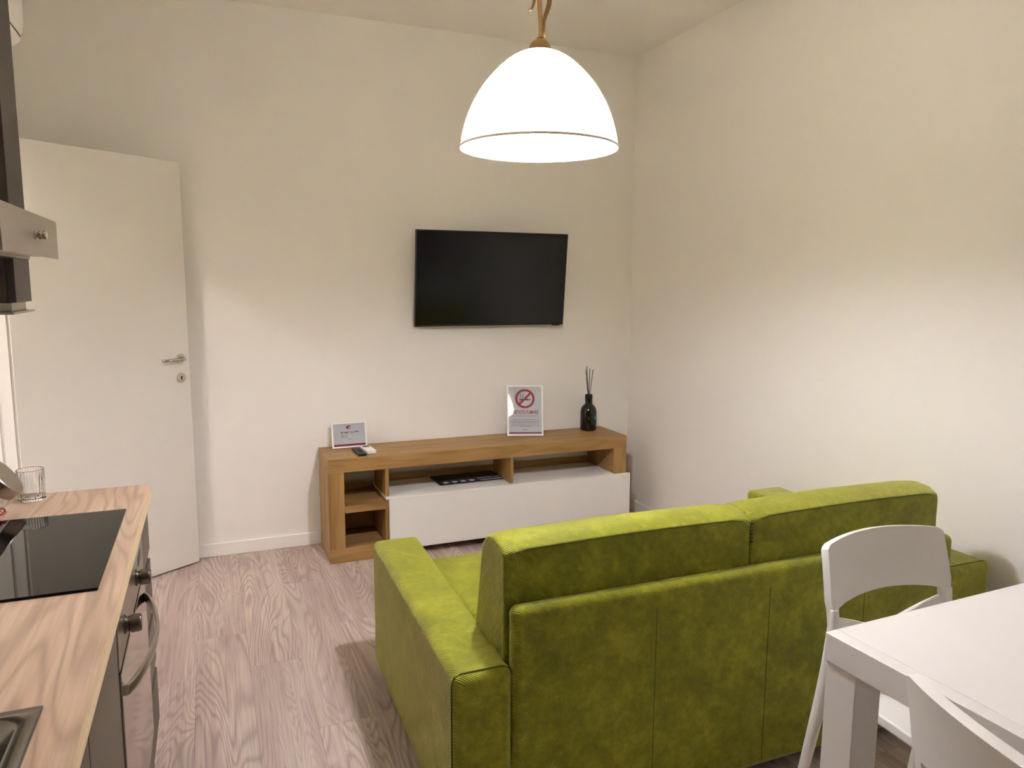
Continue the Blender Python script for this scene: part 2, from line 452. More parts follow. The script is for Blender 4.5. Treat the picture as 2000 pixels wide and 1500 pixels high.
# worktop with the sink and hob sitting on it
SK = (-.715, -.245, .36, 1.175); HB = (-.738, -.228, 1.609, 2.172)
bm = bmesh.new()
hx0, hx1, hy0, hy1 = SK[0]+.02, SK[1]-.02, SK[2]+.02, SK[3]-.02
bx(XL+.002, hx0, -1.2, KY1, ZT-.039, ZT, bm); bx(hx1, KX-.0012, -1.2, KY1, ZT-.039, ZT, bm)
bx(hx0, hx1, -1.2, hy0, ZT-.039, ZT, bm); bx(hx0, hx1, hy1, KY1, ZT-.039, ZT, bm)
bmesh.ops.remove_doubles(bm, verts=bm.verts, dist=1e-5)
wt = obj('worktop', bm, WORKTOP); tag(wt, 'light oak kitchen worktop holding the black hob and steel sink', 'worktop')
obj('edge_band', bx(KX-.0012, KX, -1.2, KY1, ZT-.039, ZT-.0003), WORKEDGE, wt, label='paler oak strip along the front edge', bevel=.0008)
# hob
hb = thing('induction_hob', 'black glass hob set into the oak worktop', 'hob', ((HB[0]+HB[1])/2, (HB[2]+HB[3])/2, ZT))
hw, hd = (HB[1]-HB[0])/2, (HB[3]-HB[2])/2
obj('glass_plate', bx(-hw, hw, -hd, hd, .0003, .0055), HOB, hb, bevel=.0022, seg=3)
# sink
sk = thing('inset_sink', 'stainless steel sink set into the worktop near the front', 'sink', ((SK[0]+SK[1])/2, (SK[2]+SK[3])/2, ZT))
sw, sd = (SK[1]-SK[0])/2, (SK[3]-SK[2])/2
bm = bmesh.new()
def loop(pts, z): return [bm.verts.new((x, y, z)) for x, y in pts]
N5 = 6
rings = [loop(rrect(-sw, sw, -sd, sd, .004, N5), .0004), loop(rrect(-sw, sw, -sd, sd, .004, N5), .003), loop(rrect(-sw+.022, sw-.022, -sd+.022, sd-.022, .03, N5), .0035),
         loop(rrect(-sw+.026, sw-.026, -sd+.026, sd-.026, .03, N5), .001), loop(rrect(-sw+.034, sw-.034, -sd+.034, sd-.034, .04, N5), -.02), loop(rrect(-sw+.046, sw-.046, -sd+.046, sd-.046, .045, N5), -.135), loop(rrect(-sw+.066, sw-.066, -sd+.066, sd-.066, .05, N5), -.15)]
for A, B in zip(rings, rings[1:]):
    n = len(A)
    for i in range(n): bm.faces.new((A[i], A[(i+1) % n], B[(i+1) % n], B[i]))
bm.faces.new(rings[-1])
obj('basin', bm, STEELD, sk, smooth=True)
obj('drain', lathe([(.0, -.149), (.03, -.149), (.04, -.1475), (.04, -.1499)], 24, cap=False), CHROME, sk, smooth=False)
tp = lathe([(.024, .004), (.024, .05), (.02, .055), (.0, .055)], 20, center=(-sw+.04, -.05, 0))
tube([(-sw+.04, -.05, .05), (-sw+.04, -.05, .24), (-sw+.07, -.05, .29), (-sw+.14, -.05, .30), (-sw+.2, -.05, .27)], .011, 12, tp)
obj('tap', tp, CHROME, sk, smooth=False, bevel=.001)

def front(parent, y0, y1, z0, z1, mat=TAUPE, name='drawer_front'):
    f = obj(name, bx(FX-.018, FX, y0+.0015, y1-.0015, z0, z1), mat, parent, bevel=.0015)
    return f
def carcass(parent, y0, y1, z0=.1, z1=ZT-.041):
    obj('carcass', bx(XL+.004, FX-.022, y0+.0008, y1-.0008, z0, z1), TAUPED, parent)
    obj('plinth', bx(XL+.08, FX-.05, y0+.0008, y1-.0008, .0005, z0-.001), TAUPED, parent)
# drawer unit at the end of the run
u = thing('drawer_unit', 'narrow taupe drawer unit at the far end of the kitchen', 'cabinet', (0, 0, 0))
carcass(u, 2.195, KY1)
for z0, z1 in ((.665, .788), (.49, .635), (.312, .46), (.118, .282)):
    front(u, 2.195, KY1, z0, z1)
    obj('grip_profile', bx(FX-.018, FX-.006, 2.197, KY1-.002, z1+.001, z1+.024), SHADOWGAP, u, bevel=.002)
# oven
ov = thing('built_in_oven', 'mirror-fronted built-in oven with bowed handle beneath the hob', 'oven', (0, 0, 0))
oy0, oy1 = 1.598, 2.192
obj('oven_body', bx(XL+.02, FX-.024, oy0+.002, oy1-.002, .102, ZT-.044), BLACK, ov)
obj('oven_plinth', bx(XL+.08, FX-.05, oy0+.002, oy1-.002, .0005, .1), TAUPED, ov)
obj('control_panel', bx(FX-.023, FX+.002, oy0+.002, oy1-.002, .69, .795), STEEL, ov, bevel=.001)
dr = obj('oven_door', bx(FX-.023, FX+.004, oy0+.002, oy1-.002, .215, .684), MIRROR, ov, bevel=.002)
obj('lower_panel', bx(FX-.023, FX, oy0+.002, oy1-.002, .104, .209), TAUPE, ov, bevel=.0015)
hp = []
for i in range(25):
    tt = i/24; y = oy1-.045-(oy1-oy0-.09)*tt; s = math.sin(PI*tt)
    hp.append((FX+.010+.042*s**.7, y, .628))
bm = bmesh.new(); rr = []
for (x, y, z) in hp:
    rr.append([bm.verts.new(c) for c in ((x-.008, y, z-.013), (x, y, z-.011), (x+.002, y, z), (x, y, z+.011), (x-.008, y, z+.013))])
for A, B in zip(rr, rr[1:]):
    for k in range(5): bm.faces.new((A[k], A[(k+1) % 5], B[(k+1) % 5], B[k]))
bm.faces.new(rr[0]); bm.faces.new(rr[-1][::-1])
obj('handle', bm, STEEL, dr, smooth=False, bevel=.001)
for ky in (1.715, 1.845, 1.99):
    if abs(ky-1.845) < .01: continue
    b = bmesh.new(); pr = [(.0205, FX+.0022), (.0205, FX+.006), (.0165, FX+.008), (.0165, FX+.012), (.0195, FX+.015), (.019, FX+.034), (.0165, FX+.0365), (0, FX+.0365)]
    lathe(pr, 28, b, cap=False)
    # turn z axis to +x
    for v in b.verts: v.co = Vector((v.co.z, v.co.x+ky, v.co.y+.742))
    obj('knob', b, KNOBM, ov, smooth=False, bevel=.0008, angle=25)
b = bx(FX+.002, FX+.003, 2.06, 2.13, .745, .77)
obj('display_window', b, BLACK, ov)
# cabinet between oven and sink, then sink cabinet
for nm, lb, y0, y1 in (('base_cabinet', 'plain taupe base cabinet between the oven and the sink', 1.225, 1.595), ('sink_cabinet', 'taupe cabinet under the steel sink', .30, 1.222), ('end_cabinet', 'taupe base cabinet nearest the camera', -1.19, .297)):
    u = thing(nm, lb, 'cabinet', (0, 0, 0))
    if nm == 'sink_cabinet':
        obj('carcass', bx(XL+.004, FX-.022, y0+.0008, y1-.0008, .1, .69), TAUPED, u)
        obj('top_rail', bx(FX-.045, FX-.022, y0+.0008, y1-.0008, .70, ZT-.041), TAUPED, u)
        obj('plinth', bx(XL+.08, FX-.05, y0+.0008, y1-.0008, .0005, .099), TAUPED, u)
    else: carcass(u, y0, y1)
    f = front(u, y0, y1, .112, .790, name='cabinet_door')
    obj('grip_profile', bx(FX-.018, FX-.004, y0+.002, y1-.002, .793, .806), TAUPED, f, bevel=.002)

# range hood
hd_ = thing('range_hood', 'brushed steel cooker hood on the left above the hob', 'hood', (0, 0, 0))
obj('canopy', bx(XL+.003, -.352, 1.632, 2.185, 1.532, 1.55), STEEL, hd_, bevel=.002)
obj('front_panel', bx(-.352, -.345, 1.632, 2.188, 1.527, 1.619), STEEL, hd_, bevel=.0015)
obj('canopy_top', bx(XL+.003, -.353, 1.632, 2.184, 1.552, 1.60), STEEL, hd_)
kn = bmesh.new(); lathe([(.010, 0), (.010, .004), (.006, .005), (.006, .008), (.0095, .009), (.0095, .014), (.0085, .0145), (.0085, .017), (.0095, .0175), (.0095, .022), (.008, .024), (0, .024)], 20, kn, cap=False)
for v in kn.verts: v.co = Vector((v.co.z-.345, v.co.x+1.918, v.co.y+1.571))
obj('switch_knob', kn, CHROME, hd_, bevel=.0006, angle=25)
obj('grease_filter', bx(-.70, -.40, 1.67, 2.15, 1.524, 1.5315), STEELD, hd_)
# slim wall cabinet past the hood
wc = thing('wall_cabinet', 'slim dark taupe wall cabinet beyond the steel hood', 'cabinet', (0, 0, 0))
WX, wy0, wy1, wz0, wz1 = -.445, 2.20, 2.375, 1.418, HC-.012
obj('carcass', bx(XL+.003, WX-.019, wy0, wy1, wz0, wz1), TAUPED, wc)
obj('cabinet_door', bx(WX-.018, WX, wy0+.001, wy1-.0005, wz0, wz1), TAUPED, wc, bevel=.001)
bm = bx(XL+.01, WX-.012, wy0+.004, wy1-.012, wz0-.022, wz0-.0005); bx(XL+.01, WX+.004, wy0-.06, wy1+.01, wz0-.028, wz0-.0225, bm)
obj('drip_tray', bm, STEEL, wc, label='pale grey tray under the cabinet', bevel=.001)
# air conditioner over the doorway
ac = thing('air_conditioner', 'white split air conditioner high on the left wall', 'air conditioner', (0, 0, 0))
bm = prism([(XL+.002, 2.30), (-.66, 2.285), (-.595, 2.34), (-.58, 2.40), (-.58, 2.56), (-.60, 2.585), (XL+.002, 2.59)], 'y', 2.50, 3.33)
obj('housing', bm, PLASTW, ac, bevel=.006, seg=3)
obj('louvre', prism([(-.665, 2.2855), (-.60, 2.337), (-.602, 2.341), (-.668, 2.29)], 'y', 2.55, 3.30), PLASTW, ac)
obj('air_slot', bx(-.5925, -.590, 2.52, 3.315, 2.352, 2.357), BLACK, ac)

# ================================================================== TV AND STAND
tvw, tvh = .935, .545
tb = Vector((1.549, 4.135, 1.228)); 
tv = thing('television', 'black flat-screen television tilted forward on the back wall', 'television', tuple(tb))
TILT = math.radians(6.0)
def tp_(o): o.rotation_euler = (TILT, 0, 0); return o
tp_(obj('casing', bx(-tvw/2, tvw/2, 0, .028, 0, tvh), TVBEZ, tv, bevel=.003))
tp_(obj('screen', bx(-tvw/2+.006, tvw/2-.006, -.0012, -.0002, .012, tvh-.006), TVBLK, tv))
tp_(obj('sensor_bump', bx(tvw/2-.07, tvw/2-.02, .003, .02, -.006, -.0003), TVBEZ, tv, bevel=.002))
bm = bx(-.2, .2, .002, .0605, .19, .23)
bx(-.05, .05, .0, .0605, .1, .36, bm)
obj('wall_bracket', bm, BLACK, tv)

st = thing('tv_stand', 'low oak television stand with a long white drawer', 'tv stand', (.535, 3.842, 0), math.radians(.5))
L, DP, ZS = 1.79, .332, .562
obj('top', bx(0, L, 0, DP, .489, ZS), OAKX, st, bevel=.0012)
obj('side_post', bx(0, .081, 0, DP, .0785, .4885), OAKZ, st, bevel=.0012)
obj('side_post', bx(L-.089, L, .0, DP, .06, .4885), OAKZ, st, bevel=.0012)
obj('plinth', bx(0, .301, 0, DP, .0008, .078), OAKX, st, bevel=.0012)
obj('shelf', bx(.082, .299, .004, DP-.04, .268, .305), OAKX, st, bevel=.001)
obj('inner_side', bx(.299, .318, .003, DP-.002, .0785, .327), OAKZ, st, bevel=.001)
obj('divider', bx(.299, .319, .0, DP-.06, .3375, .4885), OAKZ, st, bevel=.001)
obj('divider', bx(1.023, 1.043, .0, DP-.06, .353-.0155, .4885), OAKZ, st, bevel=.001)
obj('back_rail', bx(.082, .298, DP-.012, DP, .0785, .345), OAKX, st)
obj('back_rail', bx(.32, L-.09, DP-.012, DP, .3375, .375), OAKX, st)
obj('cabinet_box', bx(.319, L-.09, .0005, DP-.001, .05, .322), OAKX, st)
obj('cabinet_top', bx(.299, L-.091, -.012, DP-.014, .3225, .3368), LACQ, st, bevel=.001)
obj('drawer_front', bx(.312, L+.012, -.034, -.0135, .046, .3365), LACQ, st, bevel=.004, seg=3)
obj('foot', bx(L-.2, L-.12, .05, .09, .0005, .0495), BLACK, st)
obj('foot', bx(L-.2, L-.12, DP-.06, DP-.02, .0005, .0495), BLACK, st)

def text(name, body, size, mat, parent, loc, rot=(PI/2, 0, 0), ax='CENTER', shx=1.0, extr=.0001, bold=0):
    c = bpy.data.curves.new(name, 'FONT'); c.body = body; c.size = size; c.align_x = ax; c.align_y = 'CENTER'; c.extrude = extr; c.offset = bold
    tmp = bpy.data.objects.new(name, c); COL.objects.link(tmp)
    me = bpy.data.meshes.new_from_object(tmp.evaluated_get(bpy.context.evaluated_depsgraph_get()))
    bpy.data.objects.remove(tmp); bpy.data.curves.remove(c)
    me.materials.clear(); me.materials.append(mat)
    o = bpy.data.objects.new(name, me); COL.objects.link(o)
    o.parent = parent; o.location = loc; o.rotation_euler = rot; o.scale = (shx, 1, 1)
    return o

def frame(name, label, loc, rz, lean, W_, H_, b):
    f = thing(name, label, 'picture frame', (loc[0], loc[1], loc[2]+.0133*math.sin(lean)), rz)
    R = (-lean, 0, 0)
    bm = bx(-W_/2, W_/2, 0, .013, 0, b); bx(-W_/2, W_/2, 0, .013, H_-b, H_, bm); bx(-W_/2, -W_/2+b, 0, .013, b, H_-b, bm); bx(W_/2-b, W_/2, 0, .013, b, H_-b, bm)
    obj('border', bm, FRAMEW, f, rot=R)
    obj('backing', bx(-W_/2+.004, W_/2-.004, .0085, .0125, .004, H_-.004), PAPER, f, rot=R)
    sh = obj('sheet', bx(-W_/2+b, W_/2-b, .006, .0083, b, H_-b), PAPER, f, rot=R)
    obj('glazing', bx(-W_/2+b, W_/2-b, .0018, .0034, b, H_-b), GLAZE, f, rot=R)
    k = H_*.72
    bm = bmesh.new()
    yb_, zb_ = math.sin(lean)*k+.013*math.cos(lean), math.cos(lean)*k-.013*math.sin(lean)
    prism([(yb_, zb_), (yb_+.004, zb_), (yb_+.012, .0008-.0133*math.sin(lean)), (yb_+.006, .0008-.0133*math.sin(lean))], 'x', -.015, .015, bm)
    obj('easel_back', bm, FRAMEW, f)
    return f, sh
YP = .0058
ZS2 = ZS+.0006
# small landscape frame
f1, s1 = frame('picture_frame', 'small white landscape frame with a red band at the left end of the stand', (.695, 4.098, ZS2), math.radians(1), math.radians(13), .192, .140, .0075)
obj('red_band', bx(-.088, .088, .0052, YP, .009, .020), RED, s1)
b = bmesh.new()
prism([(-.018+.0, .113), (-.008, .121), (.004, .1235), (.012, .119), (.002, .117), (-.004, .112), (.001, .1065), (.013, .108), (.004, .103), (-.009, .105)], 'y', .0052, YP, b)
prism([(-.004, .1215), (.008, .113), (.0105, .1155), (.0, .1235)], 'y', .0050, YP-.0001, b)
obj('emblem', b, RED, s1)
rp = random.Random(3)
def strokes(name, words, x, z, h, pitch, mat, parent, slant=.25, y0=.0052, y1=.0058):
    b = bmesh.new()
    for wlen in words:
        for k in range(wlen):
            hh = h*(1.0 if k == 0 else rp.choice((.62, .7, .7, .95))); wd = pitch*rp.uniform(.42, .62)
            prism([(x, z), (x+wd, z), (x+wd+slant*hh, z+hh), (x+slant*hh, z+hh)], 'y', y0, y1, b)
            x += pitch
        x += pitch*1.1
    return obj(name, b, mat, parent)
strokes('printed_heading', (3, 5, 1, 3, 1), -.046, .080, .0105, .0046, INK, s1)
strokes('printed_heading', (4,), .036, .083, .0105, .0046, INK, s1)
strokes('small_print', (7, 5), -.045, .066, .0045, .0026, INKG, s1, .1)
strokes('small_print', (8, 5), -.045, .058, .0045, .0026, INKG, s1, .1)
strokes('small_print', (7,), -.005, .045, .0050, .0028, INKG, s1, .1)
# no-smoking sign
f2, s2 = frame('picture_frame', 'white portrait frame with a red no-smoking sign on the stand', (1.735, 4.048, ZS2), math.radians(-18.8), math.radians(18.2), .219, .309, .008)
b = bmesh.new(); n = 40; zc, ro, ri = .2275, .0595, .0455
for i in range(n):
    a0, a1 = 2*PI*i/n, 2*PI*(i+1)/n
    vs = [b.verts.new((r*math.cos(a), .0055, zc+r*math.sin(a))) for r, a in ((ri, a0), (ro, a0), (ro, a1), (ri, a1))]; b.faces.new(vs)
bmesh.ops.remove_doubles(b, verts=b.verts, dist=1e-6)
d = .7071
def q(u, v): return (u*d - v*d, zc+u*d+v*d)
b2 = prism([q(-.05, -.0065), q(.05, -.0065), q(.05, .0065), q(-.05, .0065)], 'y', .0047, .0051)
obj('prohibition_ring', b, REDS, s2); obj('prohibition_bar', b2, REDS, s2)
b = bx(-.033, .022, .0052, .0056, zc-.010, zc-.002); bx(.025, .033, .0052, .0056, zc-.010, zc-.002, b)
for ox in (-.030, -.016):
    pts = []
    for i in range(7): pts.append((ox+.004*math.sin(i*1.0)+i*.0012, .0054, zc+.003+i*.0042))
    tube(pts, .0014, 5, b)
obj('cigarette', b, INK, s2)
text('lettering', 'VIETATO FUMARE', .0315, RED, s2, (.002, .0055, .143), shx=.62, bold=.0006)
strokes('small_print', (2, 5, 1, 12, 4, 1, 7, 5), -.088, .119, .0062, .0037, RED, s2, 0)
for i, (wd, z) in enumerate(((.15, .099), (.182, .089), (.17, .083), (.16, .072), (.182, .062), (.07, .056))):
    obj('text_line', bx(-wd/2, wd/2, .0053, .0058, z-.0009, z+.0009), INKG, s2)
strokes('printed_mark', (3, 2), -.012, .036, .0075, .0042, RED, s2, .1)
obj('red_band', bx(-.098, .098, .0052, YP, .014, .022), RED, s2)

# reed diffuser
rd = thing('reed_diffuser', 'black glass reed diffuser bottle at the right end of the stand', 'diffuser', (2.185, 4.095, ZS2))
obj('bottle', lathe([(0, 0), (.043, 0), (.050, .006), (.0515, .02), (.0515, .115), (.048, .138), (.038, .155), (.025, .166), (.0225, .172), (.0225, .205)], 40, cap=False), BOTTLE, rd, smooth=True)
obj('collar', lathe([(.0228, .198), (.0235, .20), (.0235, .226), (.022, .228), (.0, .228)], 28, cap=False), BLACK, rd, bevel=.001, angle=20)
bm = bmesh.new(); NA = 8
for i in range(NA):
    a0 = -1.25+.16*i/NA*2; a1 = -1.25+.16*(i+1)/NA*2; r = .0519
    bm.faces.new([bm.verts.new((r*math.cos(a), r*math.sin(a), z)) for a, z in ((a0, .075), (a1, .075), (a1, .095), (a0, .095))])
obj('label_mark', bm, CYAN, rd, label='small blue square printed on the bottle')
for (tx, ty, tz) in ((-.026, .0, .385), (-.012, .012, .402), (.013, .016, .388), (.024, -.004, .385)):
    obj('reed', tube([(tx*-.12, ty*-.12, .15), (tx, ty, tz)], .0019, 7), REEDM, rd)

# remotes
r1 = thing('remote_control', 'black television remote control lying before the small frame', 'remote', (.717, 3.955, ZS2), math.radians(3))
body = obj('body', prism(rrect(-.0215, .0215, -.086, .086, .008), 'z', 0, .015), BLACK, r1, bevel=.003, label='glossy black casing')
for i in range(4):
    for j in range(3):
        obj('button', prism(rrect(-.0155+j*.0115, -.0075+j*.0115, -.02+i*.02, -.01+i*.02, .002, 2), 'z', .0151, .0163), INKG if i == 3 else TVBEZ, body)
obj('navigation_ring', lathe([(.012, .0151), (.012, .0164), (.006, .0164), (.006, .0151)], 20, center=(0, -.045, 0), cap=False), TVBEZ, body)
r2_ = thing('remote_control', 'white air conditioner remote control beside the black one', 'remote', (.773, 3.992, ZS2), math.radians(4))
body = obj('body', prism(rrect(-.0265, .0265, -.078, .078, .008), 'z', 0, .017), PLASTW, r2_, bevel=.003)
obj('display', prism(rrect(-.019, .019, .02, .062, .003, 2), 'z', .0171, .0178), INKG, body, label='grey display')
for i in range(3):
    for j in range(2):
        obj('button', prism(rrect(-.017+j*.02, -.003+j*.02, -.06+i*.022, -.047+i*.022, .003, 2), 'z', .0171, .019), FRAMEW, body)

# film clapperboard lying in the open compartment
cb = thing('clapperboard', 'black film clapperboard with white stripes lying on the white drawer', 'clapperboard', (1.362, 4.045, .3375), math.radians(1.2))
obj('slate', bx(-.195, .195, -.055, .10, .0003, .008), INK, cb, bevel=.001)
sk_ = obj('clap_stick', bx(-.195, .195, -.092, -.057, .0003, .010), INK, cb, bevel=.001)
for i in range(4):
    x = -.175+i*.052
    obj('white_stripe', prism([(x, -.0915), (x+.026, -.0915), (x+.040, -.0745), (x+.014, -.0745)], 'z', .0101, .0106), PAPER, sk_)
    obj('white_stripe', prism([(x+.014, -.0735), (x+.040, -.0735), (x+.026, -.0575), (x, -.0575)], 'z', .0101, .0106), PAPER, sk_)
obj('white_stripe', bx(.05, .19, -.0915, -.085, .0101, .0106), PAPER, sk_)
text('lettering', 'STUDIOS', .034, PAPER, cb, (.12, -.036, .0083), rot=(0, 0, PI), shx=1.0)
for i, (a, b_) in enumerate(((-.15, .05), (-.16, -.02), (-.12, .08))):
    obj('ruled_line', bx(a, b_, -.03+i*.035, -.0288+i*.035, .0081, .0084), INKG, cb)

# ================================================================== SOFA
so = thing('sofa', 'lime green fabric two-seat sofa seen from behind', 'sofa', (0, 0, 0))
def cushion(name, prof, x0, x1, bev, parent=so, mat=SOFA, nseg=5, cuts=0, puff=0.0):
    bm = prism(prof, 'x', x0, x1)
    o = obj(name, bm, mat, parent, bevel=bev, seg=nseg, angle=25)
    return o
def armbm(x0n, x1n, x0f, x1f, y0, y1, z0, z1):
    bm = bmesh.new(); P = []
    for y, a, b in ((y0, x0n, x1n), (y1, x0f, x1f)):
        for x, z in ((a, z0), (b, z0), (b, z1), (a, z1)): P.append(bm.verts.new((x, y, z)))
    for f in ((0, 1, 2, 3), (7, 6, 5, 4), (0, 4, 5, 1), (1, 5, 6, 2), (2, 6, 7, 3), (3, 7, 4, 0)): bm.faces.new([P[i] for i in f])
    return bm
AZ = .512
la = obj('armrest', armbm(.514, .672, .532, .706, 1.632, 2.70, .035, AZ), SOFA, so, bevel=.024, seg=5)
obj('seam', tube([(.514, 1.650, .06), (.5133, 1.650, AZ-.028), (.520, 1.650, AZ-.008), (.538, 1.650, AZ+.0006), (.593, 1.650, AZ+.0016), (.648, 1.650, AZ+.0006), (.667, 1.650, AZ-.008), (.6733, 1.650, AZ-.028)], .0019, 6), SOFAD, la)
ra = obj('armrest', armbm(2.272, 2.478, 2.29, 2.482, 1.668, 2.72, .035, AZ+.015), SOFA, so, bevel=.02, seg=5)
obj('seam', tube([(2.479, 1.684, .06), (2.4787, 1.684, AZ-.012), (2.473, 1.684, AZ+.009), (2.458, 1.684, AZ+.0156), (2.36, 1.684, AZ+.0166), (2.295, 1.684, AZ+.0156), (2.275, 1.684, AZ+.009)], .0018, 6), SOFAD, ra)
bp = obj('back_panel', bx(.672, 2.236, 1.630, 1.682, .035, .664), SOFA, so, bevel=.024, seg=6)
for sx_ in (1.092, 1.478, 1.85):
    obj('seam', tube([(sx_, 1.6298, .06), (sx_, 1.6298, .60)], .0009, 5), SOFAD, bp)
obj('base_frame', bx(.71, 2.265, 1.72, 2.60, .06, .25), SOFA, so, bevel=.015)
for a, b_ in ((.712, 1.488), (1.492, 2.268)):
    obj('seat_cushion', bx(a, b_, 1.88, 2.665, .255, .432), SOFA, so, bevel=.04, seg=5)
def back_cushion(x0, x1, r_end):
    prof = [(1.684, .438), (1.684, .66), (1.683, .70), (1.683, .778), (1.688, .797), (1.72, .815), (1.77, .819), (1.82, .806), (1.848, .778), (1.86, .74), (1.897, .57), (1.93, .438)]
    bm = bmesh.new()
    xs = [x0, x0+.006, x0+.02, x0+.06, (x0+x1)/2, x1-.06, x1-.02, x1-.006, x1]
    cyc, czc = 1.78, .60
    rings = []
    for x in xs:
        e = min(x-x0, x1-x); s = 1.0
        if e < .06: s = 1-.038*max(0.0, (.06-e)/.06)**2.2
        crown = .006*math.sin(PI*(x-x0)/(x1-x0))
        rings.append([bm.verts.new((x, cyc+(y-cyc)*(s if y > 1.69 or z > .66 else 1), czc+(z-czc)*(s if z > .6 else 1)+(crown if z > .75 else 0))) for y, z in prof])
    n = len(prof)
    for A, B in zip(rings, rings[1:]):
        for i in range(n): bm.faces.new((A[i], A[(i+1) % n], B[(i+1) % n], B[i]))
    bm.faces.new(rings[0][::-1]); bm.faces.new(rings[-1])
    o = obj('back_cushion', bm, SOFA, so, bevel=.012, seg=4, angle=30)
    return o
for a, b_ in ((.666, 1.4435), (1.4455, 2.216)):
    c = back_cushion(a, b_, .04)
    pth = []
    for i in range(15):
        tt = i/14; x = a+.012+(b_-a-.024)*tt; cr = .006*math.sin(PI*tt)
        e = min(tt, 1-tt); dz = -.010*max(0, (1-e/.06))**2 if e < .06 else 0
        pth.append((x, 1.687+(.003 if e < .02 else 0), .795+cr+dz))
    obj('seam', tube(pth, .0020, 6), SOFAD, c)
for k in range(6):
    obj('stitch', bx(1.4400, 1.4495, 1.6805, 1.6845, .725+k*.011, .728+k*.011), STITCH, so)
for x, y in ((.60, 1.70), (.62, 2.62), (2.37, 1.74), (2.38, 2.62)):
    obj('foot', lathe([(.02, .0005), (.026, .034)], 16, center=(x, y, 0)), BLACK, so)

# ================================================================== TABLE AND CHAIRS
tb_ = thing('dining_table', 'white square-legged dining table in the right foreground', 'table', (1.171, 1.123, 0), math.radians(2.0))
TL, TD = 1.27, .86
obj('tabletop', bx(.0362, TL, -TD, 0, .690, .750), TABLEW, tb_, bevel=.0015)
obj('end_board', bx(0, .0350, -TD, 0, .690, .750), TABLEW, tb_, bevel=.0018)
obj('groove', bx(.0349, .0363, -TD+.001, -.001, .691, .7485), INKG, tb_)
for lx in (.004, TL-.079):
    for ly in (-.004-.075, -TD+.004):
        obj('leg', bx(lx, lx+.075, ly, ly+.075, .0006, .6898), TABLEW, tb_, bevel=.002)
obj('apron', bx(.08, TL-.08, -.04, -.022, .60+.03, .6898), TABLEW, tb_)
obj('apron', bx(.08, TL-.08, -TD+.022, -TD+.04, .63, .6898), TABLEW, tb_)

def make_chair(label):
    c = thing('dining_chair', label, 'chair', group='white dining chairs')
    # seat: rounded slab, slightly dished
    bm = bmesh.new(); NX, NY = 12, 12
    V = []
    for j in range(NY+1):
        row = []
        for i in range(NX+1):
            u, v = -1+2*i/NX, j/NY
            hw_ = .228-.018*v
            x = u*hw_; y = -.225+.41*v
            if v < .12: x *= 1-.06*((.12-v)/.12)**2
            z = .452-.010*(1-u*u)*math.sin(PI*min(1, v*1.05)) + (-.022*((.15-v)/.15)**2 if v < .15 else 0) + (.014*((v-.85)/.15)**2 if v > .85 else 0)
            row.append(bm.verts.new((x, y, z)))
        V.append(row)
    for j in range(NY):
        for i in range(NX): bm.faces.new((V[j][i], V[j][i+1], V[j+1][i+1], V[j+1][i]))
    obj('seat', bm, PLASTW, c, solid=.026, bevel=.006, seg=3, angle=50)
    # backrest with the six-sided slot
    us = .875
    cols = sorted(set([-1, -.97, -.92, -.87, -us, us, .87, .92, .97, 1]+[round(-us+2*us*i/22, 4) for i in range(23)]))
    def st_(u): return .667-.016*(abs(u)/us)**2 if abs(u) <= us else .651
    def sb_(u): return .560+.068*(abs(u)/us) if abs(u) <= us else .628
    def zt_(u): return .822-.012*u*u-(.010*((abs(u)-.92)/.08)**2 if abs(u) > .92 else 0)
    def zb_(u): return .478
    def P(u, z):
        k = (z-.45)/.36
        hw_ = .232-.022*k if z > .655 else (.212 if z < .62 else .212+.02*(z-.62)/.035)
        if z <= .655: hw_ = .214
        y = .186+.018*k+.040*k*k
        y -= .036*u*u
        return (u*hw_, y+.018, z)
    bm = bmesh.new(); grid = {}
    def gv(u, z):
        key = (round(u, 4), round(z, 5))
        if key not in grid: grid[key] = bm.verts.new(P(u, z))
        return grid[key]
    def band(ua, ub, fa, fb, n):
        for r in range(n):
            za0 = fa(ua)+(fb(ua)-fa(ua))*r/n; za1 = fa(ua)+(fb(ua)-fa(ua))*(r+1)/n
            zb0 = fa(ub)+(fb(ub)-fa(ub))*r/n; zb1 = fa(ub)+(fb(ub)-fa(ub))*(r+1)/n
            bm.faces.new((gv(ua, za0), gv(ub, zb0), gv(ub, zb1), gv(ua, za1)))
    for ua, ub in zip(cols, cols[1:]):
        band(ua, ub, zb_, sb_, 4); band(ua, ub, st_, zt_, 6)
        if max(abs(ua), abs(ub)) > us+1e-4 and min(abs(ua), abs(ub)) >= us-1e-4: band(ua, ub, sb_, st_, 1)
    obj('backrest', bm, PLASTW, c, solid=.020, bevel=.006, seg=3, angle=50)
    for s in (-1, 1):
        # rear leg runs up beside the backrest
        pth = [(s*.226, .272, .0008), (s*.218, .238, .2), (s*.209, .206, .40), (s*.207, .192, .50), (s*.2055, .186, .60), (s*.205, .186, .655)]
        obj('leg', tube(pth, [.0125, .015, .018, .018, .015, .011], 12, squash=(1, .8)), PLASTW, c, smooth=False, bevel=.002)
        pth = [(s*.245, -.235, .0008), (s*.232, -.215, .2), (s*.216, -.195, .41), (s*.212, -.19, .438)]
        obj('leg', tube(pth, [.0135, .017, .021, .021], 12), PLASTW, c, smooth=False, bevel=.002)
    return c
c1 = make_chair('white slotted-back plastic chair between the sofa and the table')
c2 = copy_tree(c1)
c1.location = (1.645, 1.172, 0); c1.rotation_euler = (0, 0, math.radians(0))
c2['label'] = 'white plastic chair at the table end, nearest the camera'
c2.location = (1.282, .613, 0); c2.rotation_euler = (0, 0, math.radians(79))

